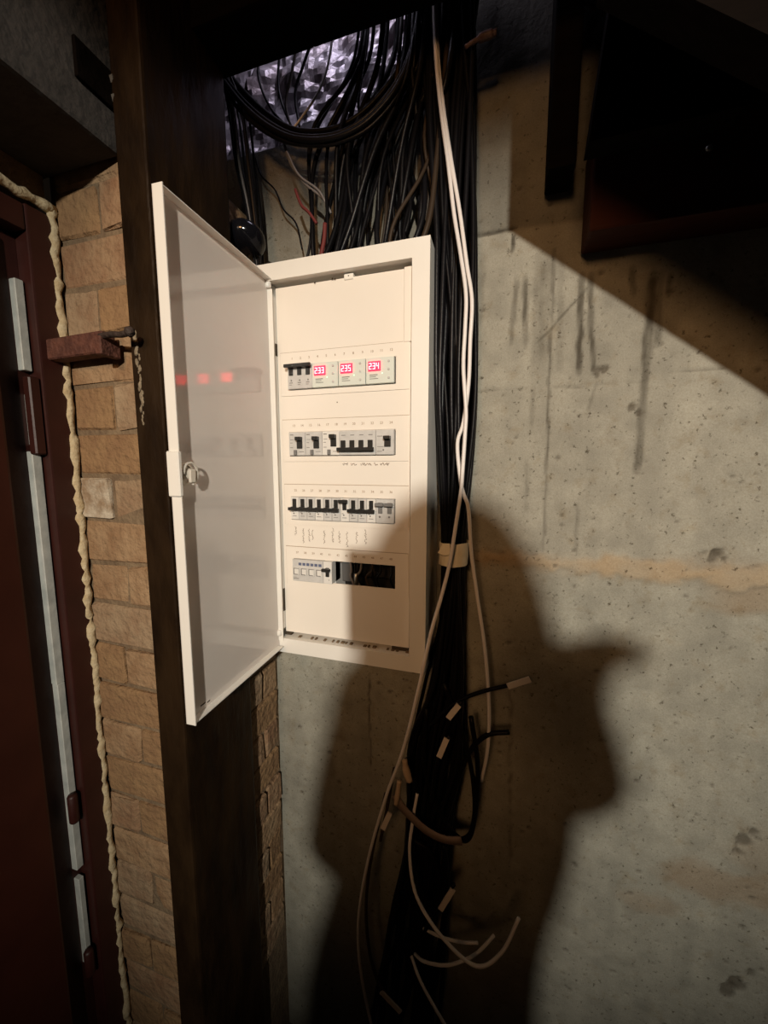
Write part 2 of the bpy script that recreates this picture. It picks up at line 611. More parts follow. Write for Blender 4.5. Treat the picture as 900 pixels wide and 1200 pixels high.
# ------------------------------------------------------------------ red-brown steel door and frame on the left
door = empty('door_1', (-.32, -.30, 0))
tag(door, 'red-brown steel door and frame at the left edge beside the brick pier', 'door', kind='structure')
b = bmesh.new()
bm_box(b, -.345, -.302, -.233, -.194, 0, 1.945, .003, 2)
new_obj('door_jamb', b, MT['frame_paint'], door)
b = bmesh.new()
bm_box(b, -.345, -.303, -1.25, -.234, 1.905, 1.943, .003, 2)
new_obj('door_head', b, MT['frame_paint'], door)
leaf = box('door_leaf', -.365, -.3105, -1.2, -.282, .01, 1.895, MT['door_paint'], door, .004, 2)
box('leaf_rebate', -.365, -.330, -.282, -.2335, .01, 1.90, MT['frame_paint'], door)
for y0, y1, z0, z1 in [(-.2475, -.2355, 1.70, 1.835), (-.2435, -.2395, 1.585, 1.665), (-.2485, -.2355, 1.18, 1.575), (-.2475, -.2355, .82, 1.18), (-.2465, -.2375, .62, .80)]:
    box('weather_strip', -.3305, -.3175, y0, y1, z0, z1, MT['primer'], door, .001)
box('latch_cover', -.3200, -.3045, -.2500, -.2345, 1.570, 1.690, MT['frame_paint'], door, .002)
for z0 in (.60, .92):
    b = bmesh.new()
    bm_lathe(b, [(.006, 0), (.008, .004), (.008, .05), (.006, .054)], (-.312, -.246, z0), (0, 0, 1), 10)
    new_obj('hinge_barrel', b, MT['frame_paint'], door, smooth=True)
# foam bead: irregular blobs
pts, rad = [], []
z = .30
while z < 1.955:
    pts.append(Vector((-.304 + random.uniform(-.003, .003), -.1945 + random.uniform(-.003, .002), z)))
    rad.append(random.uniform(.0042, .0088))
    z += random.uniform(.008, .016)
new_obj('foam_bead', bm_tube(bmesh.new(), pts, rad, 8), MT['foam'], door, smooth=True)
pts, rad = [], []
y = -.192
while y > -.75:
    pts.append(Vector((-.304 + random.uniform(-.002, .002), y, 1.957 + random.uniform(-.002, .003))))
    rad.append(random.uniform(.005, .009))
    y -= random.uniform(.008, .016)
new_obj('foam_bead', bm_tube(bmesh.new(), pts, rad, 8), MT['foam'], door, smooth=True)
# wall above the door and beyond the frame
tag(box('wall_door', -.6, -.308, -1.6, -.2, 1.96, 2.003, MT['mortar']), 'narrow mortar strip between the door head and the lintel', 'wall', kind='structure')

# rusty bracket with an anchor pin
br = empty('rusty_bracket', tuple(aty(100, 412, -.21)))
tag(br, 'rusty steel bracket with a bent anchor pin nailed across the bricks', 'bracket')
a, c = aty(68, 428, -.205), aty(131, 391, -.205)
b = bmesh.new()
bm_box(b, a.x, c.x, -.222, -.199, a.z + .004, c.z - .002, .002, 1)
for v in b.verts:
    if v.co.x > (a.x + c.x) / 2:
        v.co.z += .002
new_obj('bracket_plate', b, MT['rust'], br)
box('bracket_lip', c.x - .006, c.x + .006, -.229, -.197, a.z + .001, a.z + .028, MT['rust'], br, .0015)
tube('anchor_pin', [aty(118, 394, -.222), aty(130, 392, -.226), aty(142, 392, -.228), aty(153, 389, -.232)], [.0045] * 18 + [.006], MT['dark_iron'], br, res=6)
b = bmesh.new()
p = aty(152, 389, -.231)
bmesh.ops.create_icosphere(b, subdivisions=2, radius=.0072, matrix=Matrix.Translation(p))
for v in b.verts:
    v.co += Vector((random.uniform(-1, 1), random.uniform(-1, 1), random.uniform(-1, 1))) * .001
new_obj('pin_head', b, MT['dark_iron'], br, smooth=True)

# ------------------------------------------------------------------ distribution panel
Z0 = 1.742                      # top of the first module window
OX0, OX1, OZ0, OZ1 = -.030, .244, 1.2006, 1.8927
FX0, FX1, FZ0, FZ1 = OX0 - .030, OX1 + .030, OZ0 - .030, OZ1 + .030
FY = -.015
pan = empty('distribution_panel', ((FX0 + FX1) / 2, .05, FZ0))
tag(pan, 'white metal electrical distribution panel with open door and four breaker rows', 'electrical panel')

b = bmesh.new()                 # cabinet body: back and four sides
t = .002
bm_box(b, FX0, FX1, .107, .1088, FZ0, FZ1)
bm_box(b, FX0, FX0 + t, FY + .002, .107, FZ0, FZ1)
bm_box(b, FX1 - t, FX1, FY + .002, .107, FZ0, FZ1)
bm_box(b, FX0 + t, FX1 - t, FY + .002, .107, FZ0, FZ0 + t)
bm_box(b, FX0 + t, FX1 - t, FY + .002, .107, FZ1 - t, FZ1)
new_obj('cabinet_body', b, MT['panel'], pan)

b = bmesh.new()                 # front frame with returned lips
for x0, x1, z0, z1 in [(FX0, OX0, FZ0, FZ1), (OX1, FX1, FZ0, FZ1), (OX0, OX1, OZ1, FZ1), (OX0, OX1, FZ0, OZ0)]:
    bm_box(b, x0, x1, FY, FY + .002, z0, z1)
for x0, x1, z0, z1 in [(OX0 - .0015, OX0, OZ0, OZ1), (OX1, OX1 + .0015, OZ0, OZ1), (OX0, OX1, OZ1, OZ1 + .0015), (OX0, OX1, OZ0 - .0015, OZ0)]:
    bm_box(b, x0, x1, FY + .002, .030, z0, z1)
bmesh.ops.remove_doubles(b, verts=b.verts[:], dist=1e-5)
new_obj('front_frame', b, MT['panel'], pan)

# faceplate with four module windows
PX0, PX1, PZ0, PZ1 = OX0 + .007, OX1 - .004, OZ0 + .009, OZ1 - .008
b = bmesh.new()
PY0, PY1 = 0.0, .002
zprev = PZ1
for i in range(4):
    zt, zb = Z0 - .125 * i, Z0 - .125 * i - .045
    bm_box(b, PX0, PX1, PY0, PY1, zt, zprev)
    bm_box(b, PX0, 0, PY0, PY1, zb, zt)
    bm_box(b, .213, PX1, PY0, PY1, zb, zt)
    zprev = zb
bm_box(b, PX0, PX1, PY0, PY1, PZ0, zprev)
bmesh.ops.remove_doubles(b, verts=b.verts[:], dist=1e-5)
# turned-back edges
for x0, x1, z0, z1 in [(PX0, PX0 + .002, PZ0, PZ1), (PX1 - .002, PX1, PZ0, PZ1), (PX0, PX1, PZ0, PZ0 + .002), (PX0, PX1, PZ1 - .002, PZ1)]:
    bm_box(b, x0, x1, PY1, .02, z0, z1)
fp = new_obj('faceplate', b, MT['plate'], pan)

# raised label frames round each row, with printed way numbers
for i in range(4):
    zt, zb = Z0 - .125 * i, Z0 - .125 * i - .045
    x0, x1, z1, z0 = -.016, PX1 - .002, zt + .024, zb - .011
    b = bmesh.new()
    for a0, a1, c0, c1 in [(x0, x1, zt + .001, z1), (x0, x1, z0, zb - .001), (x0, -.001, zb - .001, zt + .001), (.214, x1, zb - .001, zt + .001)]:
        bm_box(b, a0, a1, -.0016, 0, c0, c1)
    bmesh.ops.remove_doubles(b, verts=b.verts[:], dist=1e-5)
    rf = new_obj('label_frame', b, MT['plate'], pan)
    b = bmesh.new()
    bm_box(b, x0 - .0009, x1, -.0004, .0001, z1, z1 + .0011)
    bm_box(b, x0 - .0009, x0, -.0004, .0001, z0, z1)
    new_obj('frame_edge', b, MT['groove'], rf)
    for kx in range(12):
        text_mesh('way_number', str(i * 12 + kx + 1), .0062, (.009 + kx * .0178, -.0017, zt + .0125), MT['print'], rf)

# hinge strip on the left of the plate and small fittings
b = bmesh.new()
bm_box(b, OX0 + .0005, PX0 - .001, -.010, .004, OZ0 + .016, OZ1 - .022, .001)
new_obj('hinge_strip', b, MT['panel'], pan)
for z in (1.735 - .055, 1.735 - .070, 1.432, 1.420):
    b = bmesh.new()
    bm_lathe(b, [(.0024, 0), (.0024, .0006)], (OX0 + .0035, -.0101, z + .004), (0, -1, 0), 10)
    bm_box(b, OX0 + .0025, OX0 + .0045, -.0107, -.0101, z - .004, z + .004)
    new_obj('keyhole_slot', b, MT['grime'], pan)
for z in (OZ0 + .006, OZ1 - .014):
    b = bmesh.new()
    bm_lathe(b, [(.0045, 0), (.006, .002), (.006, .010), (.0045, .012)], (OX0 + .002, FY - .002, z), (0, 0, 1), 12)
    new_obj('hinge_knuckle', b, MT['panel'], pan, smooth=True)
# top catch, chips and the narrow retaining rail at the top right
b = bmesh.new()
bm_box(b, .117, .135, -.002, .010, PZ1 - .004, PZ1 + .006, .001)
new_obj('plate_catch', b, MT['panel'], pan)
b = bmesh.new()
bm_box(b, .226, .2275, -.0012, 0, 1.762, PZ1 - .012)
bm_box(b, .2275, PX1 + .002, -.0028, 0, 1.765, PZ1 + .002, .0008)
new_obj('retaining_rail', b, MT['plate'], pan)
for x, z, r in [(.095, PZ1 + .001, .002), (.1, PZ1, .0015), (.126, PZ1 + .002, .0012), (.10, Z0 - .072, .0012), (.06, PZ1 - .001, .0016)]:
    b = bmesh.new()
    bm_lathe(b, [(r, 0), (r * .6, .0005)], (x, -.0021 if z > 1.88 else 0, z), (0, -1, 0), 8)
    new_obj('screw_mark', b, MT['grime'], pan)
pts = []
for k in range(26):
    pts.append((PX0 + .02 + k * .0095, random.uniform(.002, .006)))
for x, h in pts:
    if random.random() < .45:
        box('crumb', x, x + random.uniform(.003, .008), -.004, .004, OZ0 + .0002, OZ0 + .0008 + h * .4, MT['mortar'], pan, .0003)
for x0, x1 in ((-.026, -.012), (.206, .238)):
    box('rubbed_corner', x0, x1, .002, .012, OZ0 + .0005, OZ0 + .007, MT['grime'], pan)
for z0, z1 in ((1.762, 1.784), (1.255, 1.302)):
    box('slot', OX0 + .0055, OX0 + .0072, -.006, .002, z0, z1, MT['grime'], pan)


def mod(name, row, x0, wd, mt, lo=.0015, front=-.0075):
    zt = Z0 - .125 * row
    b = bmesh.new()
    bm_box(b, x0 + .0003, x0 + wd - .0003, front, .035, zt - .0445, zt - .0005, .0006)
    # shoulders behind the plate
    bm_box(b, x0 + .0003, x0 + wd - .0003, .012, .06, zt - .065, zt + .020)
    return new_obj(name, b, mt, pan)


def lever(parent, xc, row, down, wd=.009, mt='lever', bar=None, front=-.0075, tall=.020, drop=None):
    zt = Z0 - .125 * row
    zc = zt - .0225 if drop is None else zt - drop
    b = bmesh.new()
    h = tall
    z0, z1 = zc - h / 2, zc + h / 2
    bm_box(b, xc - wd / 2, xc + wd / 2, front - .002, front + .001, z0, z1, .0005)
    if down:
        bm_box(b, xc - wd / 2, xc + wd / 2, front - .010, front - .002, z0, z0 + h * .32, .0008)
    else:
        bm_box(b, xc - wd / 2, xc + wd / 2, front - .010, front - .002, z1 - h * .32, z1, .0008)
    if bar:
        zz = (z0, z0 + .006) if down else (z1 - .006, z1)
        bm_box(b, bar[0], bar[1], front - .0115, front - .006, zz[0], zz[1], .0006)
    return new_obj('lever', b, MT[mt], parent)


def dots(parent, xs_, row, dz, r=.0016, front=-.0075):
    zt = Z0 - .125 * row
    b = bmesh.new()
    for x in xs_:
        bm_lathe(b, [(r, 0), (r * .8, .0004)], (x, front, zt - dz), (0, -1, 0), 8)
    return new_obj('screw_hole', b, MT['dots'], parent)


def prints(parent, rects, front=-.0075, mt='dots'):
    b = bmesh.new()
    for x0, x1, z0, z1 in rects:
        bm_box(b, x0, x1, front - .00025, front, z0, z1)
    return new_obj('print', b, MT[mt], parent)


Mw = .0177
# row 1: three-pole breaker and three voltage relays
zt = Z0
o = mod('circuit_breaker', 0, .0015, 3 * Mw - .001, MT['breaker'])
for k in range(3):
    xc = .0095 + k * Mw
    lever(o, xc, 0, False, .0085, bar=(.000 if k == 0 else xc - Mw / 2, .0545 if k == 2 else xc + Mw / 2), drop=.0105, tall=.019)
    prints(o, [(xc - .004, xc + .003, zt - .034, zt - .0328), (xc - .004, xc + .001, zt - .0375, zt - .0366)])
dots(o, [.0095 + k * Mw for k in range(3)], 0, .029)
SEG = {'2': 'abged', '3': 'abgcd', '5': 'afgcd', '4': 'fgbc'}


def digits(parent, s, xl, zc, h=.0105, wdt=.0048, pitch=.0068, y=-.0101):
    t = .0011
    for n, ch in enumerate(s):
        x0 = xl + n * pitch
        x1 = x0 + wdt
        z0, z1 = zc - h / 2, zc + h / 2
        R = {'a': (x0, x1, z1 - t, z1), 'd': (x0, x1, z0, z0 + t), 'g': (x0, x1, zc - t / 2, zc + t / 2),
             'f': (x0, x0 + t, zc, z1), 'b': (x1 - t, x1, zc, z1), 'e': (x0, x0 + t, z0, zc), 'c': (x1 - t, x1, z0, zc)}
        b = bmesh.new()
        for q in SEG[ch]:
            a0, a1, c0, c1 = R[q]
            bm_box(b, a0, a1, y - .0003, y, c0, c1)
        new_obj('led_digit', b, MT['led_seg'], parent)


for k, s in enumerate(('233', '235', '234')):
    x0 = .0538 + k * .0530
    o = mod('voltage_relay', 0, x0, .0522, MT['relay'], front=-.0085)
    d = box('led_display', x0 + .0045, x0 + .0280, -.0100, -.0084, zt - .0235, zt - .0065, MT['led'], o, .0005)
    digits(o, s, x0 + .0065, zt - .0150)
    prints(o, [(x0 + .007, x0 + .022, zt - .0305, zt - .0292), (x0 + .007, x0 + .019, zt - .0335, zt - .0325), (x0 + .007, x0 + .023, zt - .0368, zt - .0358)], -.0085)
    for dz in (.008, .0215, .036):
        b = bmesh.new()
        bm_lathe(b, [(.0021, 0), (.0021, .0012), (.0016, .0016)], (x0 + .0425, -.0085, zt - dz), (0, -1, 0), 10)
        new_obj('button', b, MT['breaker'], o)
    b = bmesh.new()
    bm_lathe(b, [(.0012, 0), (.0009, .0005)], (x0 + .0305, -.0085, zt - .0275), (0, -1, 0), 8)
    new_obj('status_led', b, MT['led_green'], o)
box('end_gap', .2105, .2128, -.004, .03, zt - .045, zt, MT['lever'], pan)

# row 2: three residual-current breakers, a four-pole breaker, one two-module breaker
zt = Z0 - .125
for k in range(3):
    x0 = .0005 + k * 2 * Mw
    o = mod('residual_current_breaker', 1, x0, 2 * Mw, MT['breaker_w'] if k == 2 else MT['breaker'])
    lever(o, x0 + .0235, 1, False, .0115, drop=.0205 if k < 2 else .0175, tall=.022)
    b = bmesh.new()
    bm_box(b, x0 + .0115, x0 + .0175, -.0110, -.007, zt - .0435, zt - .0340, .0005)
    new_obj('test_button', b, MT['lever_g'], o)
    prints(o, [(x0 + .003, x0 + .010, zt - .006, zt - .0045), (x0 + .003, x0 + .011, zt - .015, zt - .0142), (x0 + .003, x0 + .008, zt - .021, zt - .020),
               (x0 + .003, x0 + .009, zt - .030, zt - .029), (x0 + .022, x0 + .032, zt - .038, zt - .037)])
x0 = .0005 + 6 * Mw
o = mod('circuit_breaker', 1, x0, 4 * Mw, MT['breaker'])
for k in range(4):
    xc = x0 + .0075 + k * Mw
    lever(o, xc, 1, True, .0095, bar=(xc - .009, xc + .009) if k in (0, 1, 2, 3) else None, drop=.0275, tall=.0195)
prints(o, [(x0 + .004 + k * Mw, x0 + .012 + k * Mw, zt - .009, zt - .0078) for k in range(4)])
x0 += 4 * Mw
o = mod('circuit_breaker', 1, x0, 2 * Mw - .001, MT['breaker'])
lever(o, x0 + .0225, 1, False, .012, drop=.021, tall=.019)
dots(o, [x0 + .0145], 1, .036)
prints(o, [(x0 + .003, x0 + .013, zt - .012, zt - .011), (x0 + .003, x0 + .015, zt - .0305, zt - .0297), (x0 + .003, x0 + .012, zt - .039, zt - .038)])

# row 3: ten single-pole breakers and one two-pole with grey levers
zt = Z0 - .25
for k in range(10):
    x0 = .0005 + k * Mw
    o = mod('circuit_breaker', 2, x0, Mw, MT['breaker'] if k % 3 else MT['breaker_w'])
    xc = x0 + .0088
    if k == 6:
        lever(o, xc, 2, False, .008, bar=(xc - .0088, xc + .0088), drop=.0125, tall=.020)
    else:
        lever(o, xc, 2, True, .008, bar=(xc - .0088, xc + .0088), drop=.0145, tall=.022)
    dots(o, [xc - .002], 2, .0325)
    prints(o, [(xc - .005, xc + .004, zt - .038, zt - .037), (xc - .006, xc - .002, zt - .030, zt - .029)])
x0 = .0005 + 10 * Mw
o = mod('circuit_breaker', 2, x0, 2 * Mw - .0005, MT['breaker'])
for k in range(2):
    lever(o, x0 + .0088 + k * Mw, 2, False, .008, 'lever_g', bar=(x0 + .001 + k * Mw, x0 + .017 + k * Mw), drop=.0165, tall=.020)
dots(o, [x0 + .0075, x0 + .0255], 2, .033, .002)

# row 4: four-pole switch with clear shutters, one breaker, then an empty window
zt = Z0 - .375
x0 = .0005
o = mod('isolator_switch', 3, x0, 4 * Mw - .003, MT['breaker'])
prints(o, [(x0 + .014 + k * .0088, x0 + .0205 + k * .0088, zt - .012, zt - .0065) for k in range(6)], mt='label_blue')
for k in range(4):
    xa = x0 + .003 + k * .0167
    b = bmesh.new()
    bm_box(b, xa, xa + .0125, -.0105, -.0072, zt - .0315, zt - .0165, .0006)
    sh = new_obj('shutter', b, MT['breaker_w'], o)
    b = bmesh.new()
    bm_box(b, xa + .0025, xa + .0125, -.0110, -.0104, zt - .0185, zt - .0172)
    bm_box(b, xa + .0012, xa + .0028, -.0110, -.0104, zt - .0305, zt - .0172)
    bm_box(b, xa + .0025, xa + .0105, -.0110, -.0104, zt - .0305, zt - .0292)
    new_obj('shutter_edge', b, MT['lever_g'], sh)
prints(o, [(x0 + .002, x0 + .014, zt - .040, zt - .0388), (x0 + .002, x0 + .010, zt - .037, zt - .0364)])
x0 = .0005 + 4 * Mw - .003
o = mod('circuit_breaker', 3, x0, Mw + .001, MT['breaker_w'])
lever(o, x0 + .0095, 3, False, .0075, bar=(x0 + .0012, x0 + .0178), drop=.0215, tall=.018)
dots(o, [x0 + .0125], 3, .037, .001)
box('dark_interior_sheet', -.02, .235, .062, .065, 1.23, 1.80, MT['lever'], pan)  # black sheet added so the empty window looks as dark as shade
box('din_rail', .0, .213, .045, .052, zt - .040, zt - .005, MT['lever'], pan, .001)
box('terminal_block', .098, .1165, .018, .044, zt - .0445, zt + .012, MT['dusky_grey'], pan, .001)
b = bmesh.new()
bm_lathe(b, [(.0042, 0), (.0042, .022), (.003, .023)], (.130, .012, zt - .047), (0, 0, 1), 10)
new_obj('metal_ferrule', b, MT['steel'], pan, smooth=True)
for k, (xa, xb, mt) in enumerate([(.112, .118, 'cable_gr'), (.121, .126, 'cable2'), (.131, .124, 'cable2'), (.140, .130, 'cable_gr'), (.150, .165, 'cable'),
                                  (.165, .150, 'cable_br'), (.180, .172, 'cable'), (.195, .200, 'cable2')]):
    tube('inner_wire', [(xa, .012 + .004 * (k % 3), zt + .02), ((xa + xb) / 2 + .006, .010, zt - .015), (xb, .014, zt - .034), (xb + .015, .020, zt - .07)], .0024, MT[mt], pan, seg=6)

# handwriting: illegible pencil strokes
def scribble(x, z, L, h, vertical, n):
    b = bmesh.new()
    pts_ = []
    for k in range(n):
        tt = k / (n - 1)
        jit = random.uniform(-.5, .5) * h
        if vertical:
            pts_.append(Vector((x + jit, -.0003, z - tt * L)))
        else:
            pts_.append(Vector((x + tt * L, -.0003, z + jit)))
    bm_tube(b, catmull(pts_, 2), .00035, 4)
    return new_obj('pencil_note', b, MT['ink'], pan)


for x, L in ((.110, .010), (.126, .012), (.145, .022), (.172, .007), (.184, .017)):
    scribble(x, Z0 - .125 - .0615, L, .006, False, int(8 + L * 900))
for x, L in ((.006, .018), (.023, .030), (.036, .026), (.043, .020), (.069, .026), (.087, .028), (.101, .024), (.117, .030), (.137, .022), (.155, .028)):
    scribble(x, Z0 - .25 - .062 + random.uniform(-.004, .004), L, .0045, True, int(8 + L * 700))

# ------------------------------------------------------------------ open panel door
DZ0, DZ1, DL = 1.184, 1.893, .252
dr = empty('panel_door', (OX0 - pan.location.x, FY - .001 - pan.location.y, DZ0 - pan.location.z), pan)
dr['label'] = 'white panel door swung open towards the viewer'
dang = .0296


def dpt(l, n, z):      # l along the door from the hinge, n out of its inner face
    tx, ty = math.sin(dang), -math.cos(dang)
    nx, ny = math.cos(dang), math.sin(dang)
    return Vector((OX0 + tx * l + nx * n, FY - .001 + ty * l + ny * n, z))


def door_part(name, boxes, mt, bevel=0, smooth=False):
    b = bmesh.new()
    for l0, l1, n0, n1, z0, z1 in boxes:
        bm_box(b, l0, l1, n0, n1, z0, z1, bevel)
    for v in b.verts:
        v.co = dpt(v.co.x, v.co.y, v.co.z)
    bmesh.ops.recalc_face_normals(b, faces=b.faces[:])
    return new_obj(name, b, mt, dr, smooth)


LIP = .0145
door_part('door_sheet', [(0, DL, -.0012, 0, DZ0, DZ1)], MT['panel_in'])
door_part('door_edge', [(DL - .0015, DL, 0, LIP, DZ0, DZ1)], MT['panel'])
door_part('door_top_lip', [(.004, DL - .0015, 0, LIP * .8, DZ1 - .0015, DZ1)], MT['panel'])
door_part('door_bottom_lip', [(.004, DL - .0015, 0, LIP * .8, DZ0, DZ0 + .0015)], MT['panel'])
door_part('door_edge', [(0, .0015, 0, LIP * .7, DZ0 + .012, DZ1 - .016)], MT['panel'])
# lock: handle plate on the outside, ring and cam on the inside
zl = 1.541
door_part('lock_housing', [(DL - .004, DL + .003, -.004, LIP + .001, zl - .030, zl + .030)], MT['panel'], .0015)
b = bmesh.new()
cL = dpt(.231, 0, zl)
nv = (dpt(.231, 1, zl) - cL).normalized()
bm_lathe(b, [(.0155, 0), (.0155, .004), (.0125, .0045), (.0125, .0015), (.0075, .0015), (.0075, .011), (.005, .012)], cL, nv, 24)
new_obj('lock_barrel', b, MT['lockmetal'], dr, smooth=False)
ring = [cL + nv * .0125 + Vector((0, math.cos(a) * .012, math.sin(a) * .015)) for a in [math.radians(x) for x in range(-80, 200, 20)]]
tube('lock_ring', ring, .0017, MT['lockmetal'], dr, res=3)
door_part('lock_cam', [(.226, .236, .012, .0165, zl - .012, zl + .006)], MT['lockmetal'], .001)
for l, z, w_, h_ in [(.236, DZ1 - .008, .004, .002), (.215, DZ0 + .009, .010, .002), (.205, DZ0 + .0065, .006, .0015)]:
    door_part('paint_chip', [(l, l + w_, 0, .0004, z, z + h_)], MT['grime'])

# ------------------------------------------------------------------ black round cap above the panel
c = aty(288, 281, .02)
b = bmesh.new()
bm_lathe(b, [(.030, -.012), (.036, -.008), (.038, .0), (.036, .010), (.030, .018), (.018, .023), (.006, .024)], c, (.10, -.42, -.90), 28)
cap = new_obj('black_cap', b, MT['glossblack'], None, smooth=True)
tag(cap, 'glossy black round cap above the top left corner of the panel', 'cap')

# ------------------------------------------------------------------ overhead timbers
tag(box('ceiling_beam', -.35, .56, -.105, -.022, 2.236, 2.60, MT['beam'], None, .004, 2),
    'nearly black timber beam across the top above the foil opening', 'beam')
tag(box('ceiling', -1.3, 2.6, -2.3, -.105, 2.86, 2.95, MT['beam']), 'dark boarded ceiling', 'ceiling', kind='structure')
# stair stringer: descending lower edge throws the diagonal shade on the wall
LA = Vector((1.15, -3.0, 2.35))


def along(S, e):       # point at distance e in front of the wall on the line from S to the work lamp
    d = LA - S
    return S + d * (e / -d.y)


c0 = along(Vector((.398, WY, 1.981)), .31)
c1 = along(Vector((.802, WY, 1.669)), .31)
sl = (c1.z - c0.z) / (c1.x - c0.x)
xe = 1.6
b = bmesh.new()
prof = [(c0.x, c0.z), (xe, c0.z + sl * (xe - c0.x)), (xe, 2.86), (c0.x, 2.86)]
vv = [[b.verts.new((x, y, z)) for x, z in prof] for y in (c0.y - .02, c0.y + .02)]
b.faces.new(vv[0])
b.faces.new(list(reversed(vv[1])))
for k in range(4):
    b.faces.new((vv[0][k], vv[1][k], vv[1][(k + 1) % 4], vv[0][(k + 1) % 4]))
bmesh.ops.recalc_face_normals(b, faces=b.faces[:])
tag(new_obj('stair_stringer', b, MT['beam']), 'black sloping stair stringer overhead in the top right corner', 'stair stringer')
tag(box('timber_joist', .515, 1.8, .035, .105, 1.915, 2.06, MT['timber'], None, .004, 2),
    'dark red-brown timber joist against the wall at upper right', 'joist')
jn = bmesh.new()
pj = aty(832, 173, .034)
bm_lathe(jn, [(.005, 0), (.004, .0015), (.001, .002)], (pj.x, .035, pj.z), (0, -1, 0), 8)
tag(new_obj('screw_head', jn, MT['steel']), 'tiny bright screw head in the red-brown joist', 'screw')
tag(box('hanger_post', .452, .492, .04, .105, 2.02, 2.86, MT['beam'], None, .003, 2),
    'black upright post at top right beside the pale gap', 'post')
# black plank slanting in front of the joist
b = bmesh.new()
q = [aty(722, -40, -.03), aty(960, -40, -.03), aty(960, 40, -.03), aty(872, 124, -.03), aty(690, 166, -.03)]
va = [b.verts.new(p) for p in q]
vb = [b.verts.new(p + Vector((0, .035, 0))) for p in q]
b.faces.new(va)
b.faces.new(list(reversed(vb)))
for k in range(5):
    b.faces.new((va[k], vb[k], vb[(k + 1) % 5], va[(k + 1) % 5]))
bmesh.ops.recalc_face_normals(b, faces=b.faces[:])
tag(new_obj('stair_board', b, MT['beam']), 'broad black board hanging in front of the joist at top right', 'board')
tag(tube('white_conduit', [aty(676, -6, .09), aty(697, 8, .09), aty(722, 24, .09)], .004, MT['white_pipe']),
    'thin pale conduit in the gap at the very top right', 'conduit')

# unseen blocker added behind the photographer: keeps the work lamp off the wall top
tag(box('added_lamp_blocker', .50, 2.6, -2.06, -1.98, 2.272, 2.86, MT['beam'], None, .004, 2),
    'dark blocker added overhead behind the person to shade the wall top', 'joist')

# ------------------------------------------------------------------ crumpled film in the opening above the wall
xs = np.linspace(-.28, .34, 70)
zs = np.linspace(2.12, 2.75, 66)
X, Z = np.meshgrid(xs, zs, indexing='ij')
Yf = .135 + .22 * np.clip(Z - 2.2, 0, 1) ** 1.0
cr = np.abs(fbm(X, Z, .13, 200, 4) - .5) * .13 + np.abs(fbm(X + Z * .4, Z - X * .3, .05, 220, 3) - .5) * .05
V = np.stack([X, Yf - cr, Z], -1).reshape(-1, 3)
V[:, 1] = np.maximum(V[:, 1], .118)
idx = np.arange(V.shape[0]).reshape(X.shape)
q = np.stack([idx[:-1, :-1], idx[1:, :-1], idx[1:, 1:], idx[:-1, 1:]], -1).reshape(-1, 4)
me = bpy.data.meshes.new('insulation_film')
me.from_pydata([tuple(v) for v in V.tolist()], [], q.tolist())
fo = link_mesh('insulation_film', me, MT['foil'], None, (0, .15, 2.12))
tag(fo, 'crumpled grey-lilac insulation film in the opening above the cables', 'insulation')

# ------------------------------------------------------------------ cables
def P(path, Y):
    return [aty(p[0], p[1], p[2] if len(p) > 2 else Y) for p in path]


CENT = [(527, -40, 38), (527, 60, 32), (529, 150, 27), (531, 250, 25), (533, 350, 24), (534, 450, 23), (534, 540, 19), (531, 640, 12), (528, 720, 15),
        (523, 800, 22), (512, 880, 32), (505, 945, 26), (500, 1010, 25), (490, 1085, 32), (480, 1150, 38), (468, 1240, 44)]
for i in range(44):
    u = -1 + 2 * ((i * .618) % 1)
    v = random.uniform(-1, 1)
    ph = random.uniform(0, 6.28)
    pts = []
    for k, (cx, cy, hw) in enumerate(CENT):
        uu = max(-1, min(1, u + .35 * math.sin(k * .8 + ph)))
        dep = .034 if cy < 600 else (.014 if cy < 700 else .03)
        px = cx + uu * hw
        if 240 < cy < 790:
            px = max(px, 511.5)
        pts.append(aty(px, cy + random.uniform(-12, 12), .060 + v * dep * .8 + .006 * math.sin(k + ph)))
    last = len(pts) if i % 3 else 12 + (i % 4)
    tag(tube('bundle_cable', pts[:last], random.choice((.0038, .0044, .005)), random.choice((MT['cable'], MT['cable'], MT['cable2'])), seg=7, res=5),
        'black cable in the thick bundle running down beside the panel', 'cable', 'black cables of the bundle right of the panel')

# cables fanning from the ceiling into the panel top
for i in range(46):
    xe_ = -.02 + .275 * ((i * .618 + .13) % 1) ** .65
    ye = random.uniform(.015, .095)
    sx = 436 + xe_ / .26 * 85 + random.uniform(-26, 26)
    e = Vector((xe_, ye, 1.9228))
    q0 = aty(sx + 8, -50, .05 + random.uniform(-.03, .04))
    q1 = aty(sx, 70, .05 + random.uniform(-.03, .04))
    mx = .42 * sx + .58 * (310 + (xe_ + .05) * 640)
    q2 = aty(mx + random.uniform(-22, 16), 165 + random.uniform(-15, 20), .05 + random.uniform(-.02, .04))
    q3 = e.lerp(q2, .35) + Vector((random.uniform(-.02, .02), random.uniform(-.01, .005), 0))
    mt = random.choice((MT['cable'],) * 4 + (MT['cable2'],) * 3 + (MT['cable_br'],))
    tag(tube('feed_cable', [q0, q1, q2, q3, e], random.choice((.003, .0036, .0045, .005)), mt, seg=6, res=7),
        'dark cable fanning down from the ceiling into the panel top', 'cable', 'dark cables fanning into the panel top')
